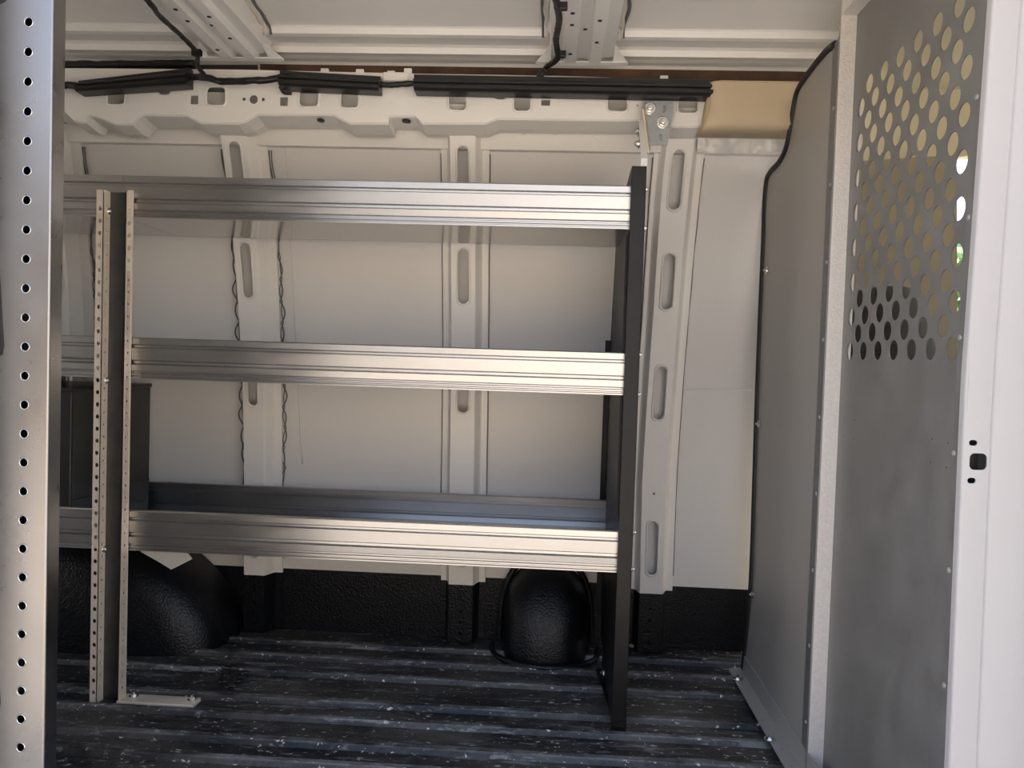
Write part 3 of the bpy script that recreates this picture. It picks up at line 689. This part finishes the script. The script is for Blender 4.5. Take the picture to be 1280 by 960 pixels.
# ------------------------------------------------------------------ door pillar at right, near wall, van shell
pr_ = [(.5245, PE+.004), (.527, PE-.002), (.531, PE-.005), (.5605, PE-.009)]
xj = atY(1241, 480, PE-.009).x
bm = plate([(.5235, -.05), (xj, -.05), (xj, 1.5), (.5235, 1.5)], [rrect(*[atY(1222, 577, PE-.008)[i] for i in (0, 2)], .0215, .021, .006), rrect(*[atY(1216, 553.5, PE-.008)[i] for i in (0, 2)], .0105, .0072, .0034), rrect(*[atY(1213.5, 600.5, PE-.008)[i] for i in (0, 2)], .0105, .0072, .0034)], .002, [round(q, 3) for q in np.arange(0, 1.5, .1)])
remap(bm, lambda u, v, w: V(u, PE-.008+w, v))
loft(bm, [[V(x, y, z) for z in np.linspace(-.05, 1.5, 24)] for x, y in ((BX2-.0045, PE+.004), (BX2-.0042, PE-.004), (BX2-.0035, PE-.0070), (.5235, PE-.008))], smooth=True)
loft(bm, [[V(x, y, z) for z in np.linspace(-.05, 1.5, 24)] for x, y in ((xj, PE-.008), (xj+.003, PE-.0065), (xj+.005, PE-.0075), (xj+.05, PE-.010), (xj+.09, PE-.022), (xj+.12, PE-.05), (xj+.135, PE-.10), (xj+.14, PE-.16))], smooth=True)
remap(bm, lambda x, y, z: V(x, y+jf(z), z))
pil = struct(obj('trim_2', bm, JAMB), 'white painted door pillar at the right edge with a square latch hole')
bm = bmesh.new(); box(bm, (.530, PE+.012, .60), (xj-.002, PE+.016, .78)); obj('latch_cavity', bm, RUBBER, pil)
def sbox(name, a, b, m, label=None, parent=None):
    bm = bmesh.new(); box(bm, a, b); o = obj(name, bm, m, parent); 
    if parent is None: struct(o, label)
    return o
sbox('wall_near', (XL, .86, -.05), (-.78, .90, 1.5), WHITE)
bm = plate([(.78, -.05), (2.12, -.05), (2.12, 1.52), (.78, 1.52)], [rrect(1.29, .68, .68, 1.34, .06)], .04); struct(obj('wall_rear', remap(bm, lambda u, v, w: V(XL-.04+w, u, v)), WHITE), 'unseen rear door frame of the van, opened to let in more light')  # out of view; opening cut to bring more daylight to ceiling and walls
sbox('trim_3', (XL, .78, 1.425), (.70, .84, 1.60), WHITE)              # header above the door opening
# ------------------------------------------------------------------ cab beyond the bulkhead
FY = 1.93
win = [(1.0, .84), (1.50, .84), (1.62, .90), (1.62, 1.20), (1.55, 1.285), (.962, 1.30)]
def rnd(poly, n=3, k=.04):
    o = []
    for i, p in enumerate(poly):
        a, b = Vector(poly[i-1]), Vector(poly[(i+1) % len(poly)]); p = Vector(p)
        u = p+(a-p).normalized()*k; v = p+(b-p).normalized()*k
        for j in range(n+1): t = j/n; o.append(tuple((1-t)**2*u+2*t*(1-t)*p+t*t*v))
    return o
bm = plate([(.60, -.3), (2.3, -.3), (2.3, 1.56), (.60, 1.56)], [rnd(win)], .03)
cabw = struct(obj('wall_cab', remap(bm, lambda u, v, w: V(u, FY+.03+w, v)), CREAM))
w1 = bmesh.new(); loft(w1, [[V(x, FY+.055, z) for z in (.84, 1.32)] for x in (.96, 1.66)]); struct(obj('window_1', w1, GLASS), 'cab side window seen through the holes of the bulkhead')
t = plate(rnd([(.62, -.1), (.985, -.1), (.992, .80), (.958, 1.29), (.60, 1.26)], 3, .03), [], .02); obj('pillar_trim', remap(t, lambda u, v, w: V(u, FY-.012+w+max(0, .05*(v-1.1)*-1), v)), OLIVE, cabw)
t = plate(rnd([(1.0, -.1), (2.2, -.1), (2.2, .80), (1.0, .83)], 3, .03), [], .02); obj('door_trim', remap(t, lambda u, v, w: V(u, FY-.005+w, v)), CABDARK, cabw)
bm = bmesh.new(); box(bm, (.60, .80, 1.46), (1.9, FY+.03, 1.50)); struct(obj('ceiling_cab', bm, CREAM))
bm = bmesh.new(); box(bm, (.72, .80, -.30), (2.3, FY+.03, -.02)); struct(obj('floor_cab', bm, CABDARK))
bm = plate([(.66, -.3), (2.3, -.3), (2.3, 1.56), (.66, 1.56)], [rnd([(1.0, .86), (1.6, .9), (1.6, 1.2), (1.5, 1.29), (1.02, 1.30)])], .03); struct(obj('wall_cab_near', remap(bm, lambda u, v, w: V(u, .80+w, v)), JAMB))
bm = bmesh.new(); box(bm, (2.1, .8, -.3), (2.15, 1.95, .80)); struct(obj('wall_cab_front', bm, CABDARK))
# seat
st = empty('driver_seat', V(.95, 1.62, -.02)); tag(st, 'dark grey cab seat seen through the lower holes of the perforated panel', 'seat')
def cushion(name, a, b, rake=0.):
    bm = bmesh.new(); box(bm, a, b)
    bmesh.ops.subdivide_edges(bm, edges=bm.edges[:], cuts=4, use_grid_fill=True)
    c = (Vector(a)+Vector(b))/2; s = (Vector(b)-Vector(a))/2
    for v in bm.verts:
        d = [(v.co[i]-c[i])/s[i] for i in range(3)]
        k = 1-.10*(abs(d[0])**4*abs(d[1])**4+abs(d[1])**4*abs(d[2])**4+abs(d[0])**4*abs(d[2])**4)
        v.co = c+(v.co-c)*k; v.co.x -= rake*(v.co.z-a[2])
    for f in bm.faces: f.smooth = True
    return obj(name, bm, SEATM, st)
cushion('seat_base', (.90, 1.36, .12), (1.45, 1.84, .28)); cushion('backrest', (.78, 1.62, .26), (.90, 1.90, .95), .16)
bm = bmesh.new(); box(bm, (.92, 1.40, -.02), (1.40, 1.80, .13), .01); obj('seat_pedestal', bm, CABDARK, st)
# ------------------------------------------------------------------ outside
bm = bmesh.new(); bmesh.ops.create_grid(bm, x_segments=2, y_segments=2, size=40)
for v in bm.verts: v.co.z -= .62
struct(obj('ground', bm, GROUND, base=V(0, 0, -.62)))
def tree(x, y, h, r, label):
    root = empty('tree', V(x, y, -.62)); tag(root, label, 'tree')
    bm = bmesh.new(); tube(bm, [V(x, y, -.62), V(x+.1, y, h*.4), V(x-.05, y+.1, h*.8)], [.16, .11, .05]); obj('trunk', bm, BARK, root)
    bm = bmesh.new()
    for k in range(2600):
        d = V(random.gauss(0, 1), random.gauss(0, 1), random.gauss(0, 1)).normalized()*random.random()**.4*r
        p = V(x, y, h*.72)+V(d.x, d.y, d.z*.9); u = V(random.gauss(0, 1), random.gauss(0, 1), random.gauss(0, 1)).normalized(); w = u.orthogonal().normalized(); s = random.uniform(.06, .13)
        face(bm, [p-u*s, p+w*s*.5, p+u*s, p-w*s*.5])
    obj('foliage', bm, LEAF, root)
tree(5.0, 8.6, 1.9, 1.2, 'green leafy tree outside seen through the bulkhead holes and cab window')
bm = bmesh.new(); box(bm, (-1.2, -9.5, -.62), (9, -9.0, 2.6)); struct(obj('bounce_wall', bm, mat('pale_bounce_paint', (.62, .55, .46), .9, var=.08, vscale=2)), 'unseen pale wall added across the yard to bounce light into the van')  # out-of-view reflector, added to send warm light in and brighten the shelf lips
bm = bmesh.new(); box(bm, (-14, -9.9, -.62), (-1.3, -9.4, 3.4)); struct(obj('reflection_wall', bm, mat('dark_reflection_tone', (.10, .085, .07), .9, var=.2, vscale=3)), 'unseen dark wall added to darken reflections in the near post')  # out-of-view dark surface, added so the near post reflects less light
# ------------------------------------------------------------------ light
w = bpy.data.worlds.new('sky'); bpy.context.scene.world = w; w.use_nodes = True
nt = w.node_tree; bg = nt.nodes['Background']
tc = nt.nodes.new('ShaderNodeTexCoord'); sp = nt.nodes.new('ShaderNodeSeparateXYZ'); cr = nt.nodes.new('ShaderNodeValToRGB')
nt.links.new(tc.outputs['Generated'], sp.inputs[0]); nt.links.new(sp.outputs['Z'], cr.inputs[0]); nt.links.new(cr.outputs[0], bg.inputs[0])
cr.color_ramp.elements[0].position = 0; cr.color_ramp.elements[0].color = (1, .95, .86, 1)
cr.color_ramp.elements[1].position = .9; cr.color_ramp.elements[1].color = (.14, .26, .54, 1)
e = cr.color_ramp.elements.new(.35); e.color = (.42, .50, .68, 1)
bg.inputs[1].default_value = 2.2
sd = bpy.data.lights.new('sun', 'SUN'); sd.energy = 9.0; sd.angle = .01; sd.color = (1, .90, .76)
so = bpy.data.objects.new('sun', sd); C.objects.link(so); so.rotation_euler = V(-.10, -.56, -.82).to_track_quat('-Z', 'Y').to_euler()
sc = bpy.context.scene
sc.view_settings.view_transform = 'Standard'; sc.view_settings.look = 'None'; sc.view_settings.gamma = 1; sc.view_settings.use_curve_mapping = False
sc.view_settings.exposure = 0.58
sc.cycles.use_denoising = True
sc.cycles.max_bounces = 10; sc.cycles.diffuse_bounces = 6
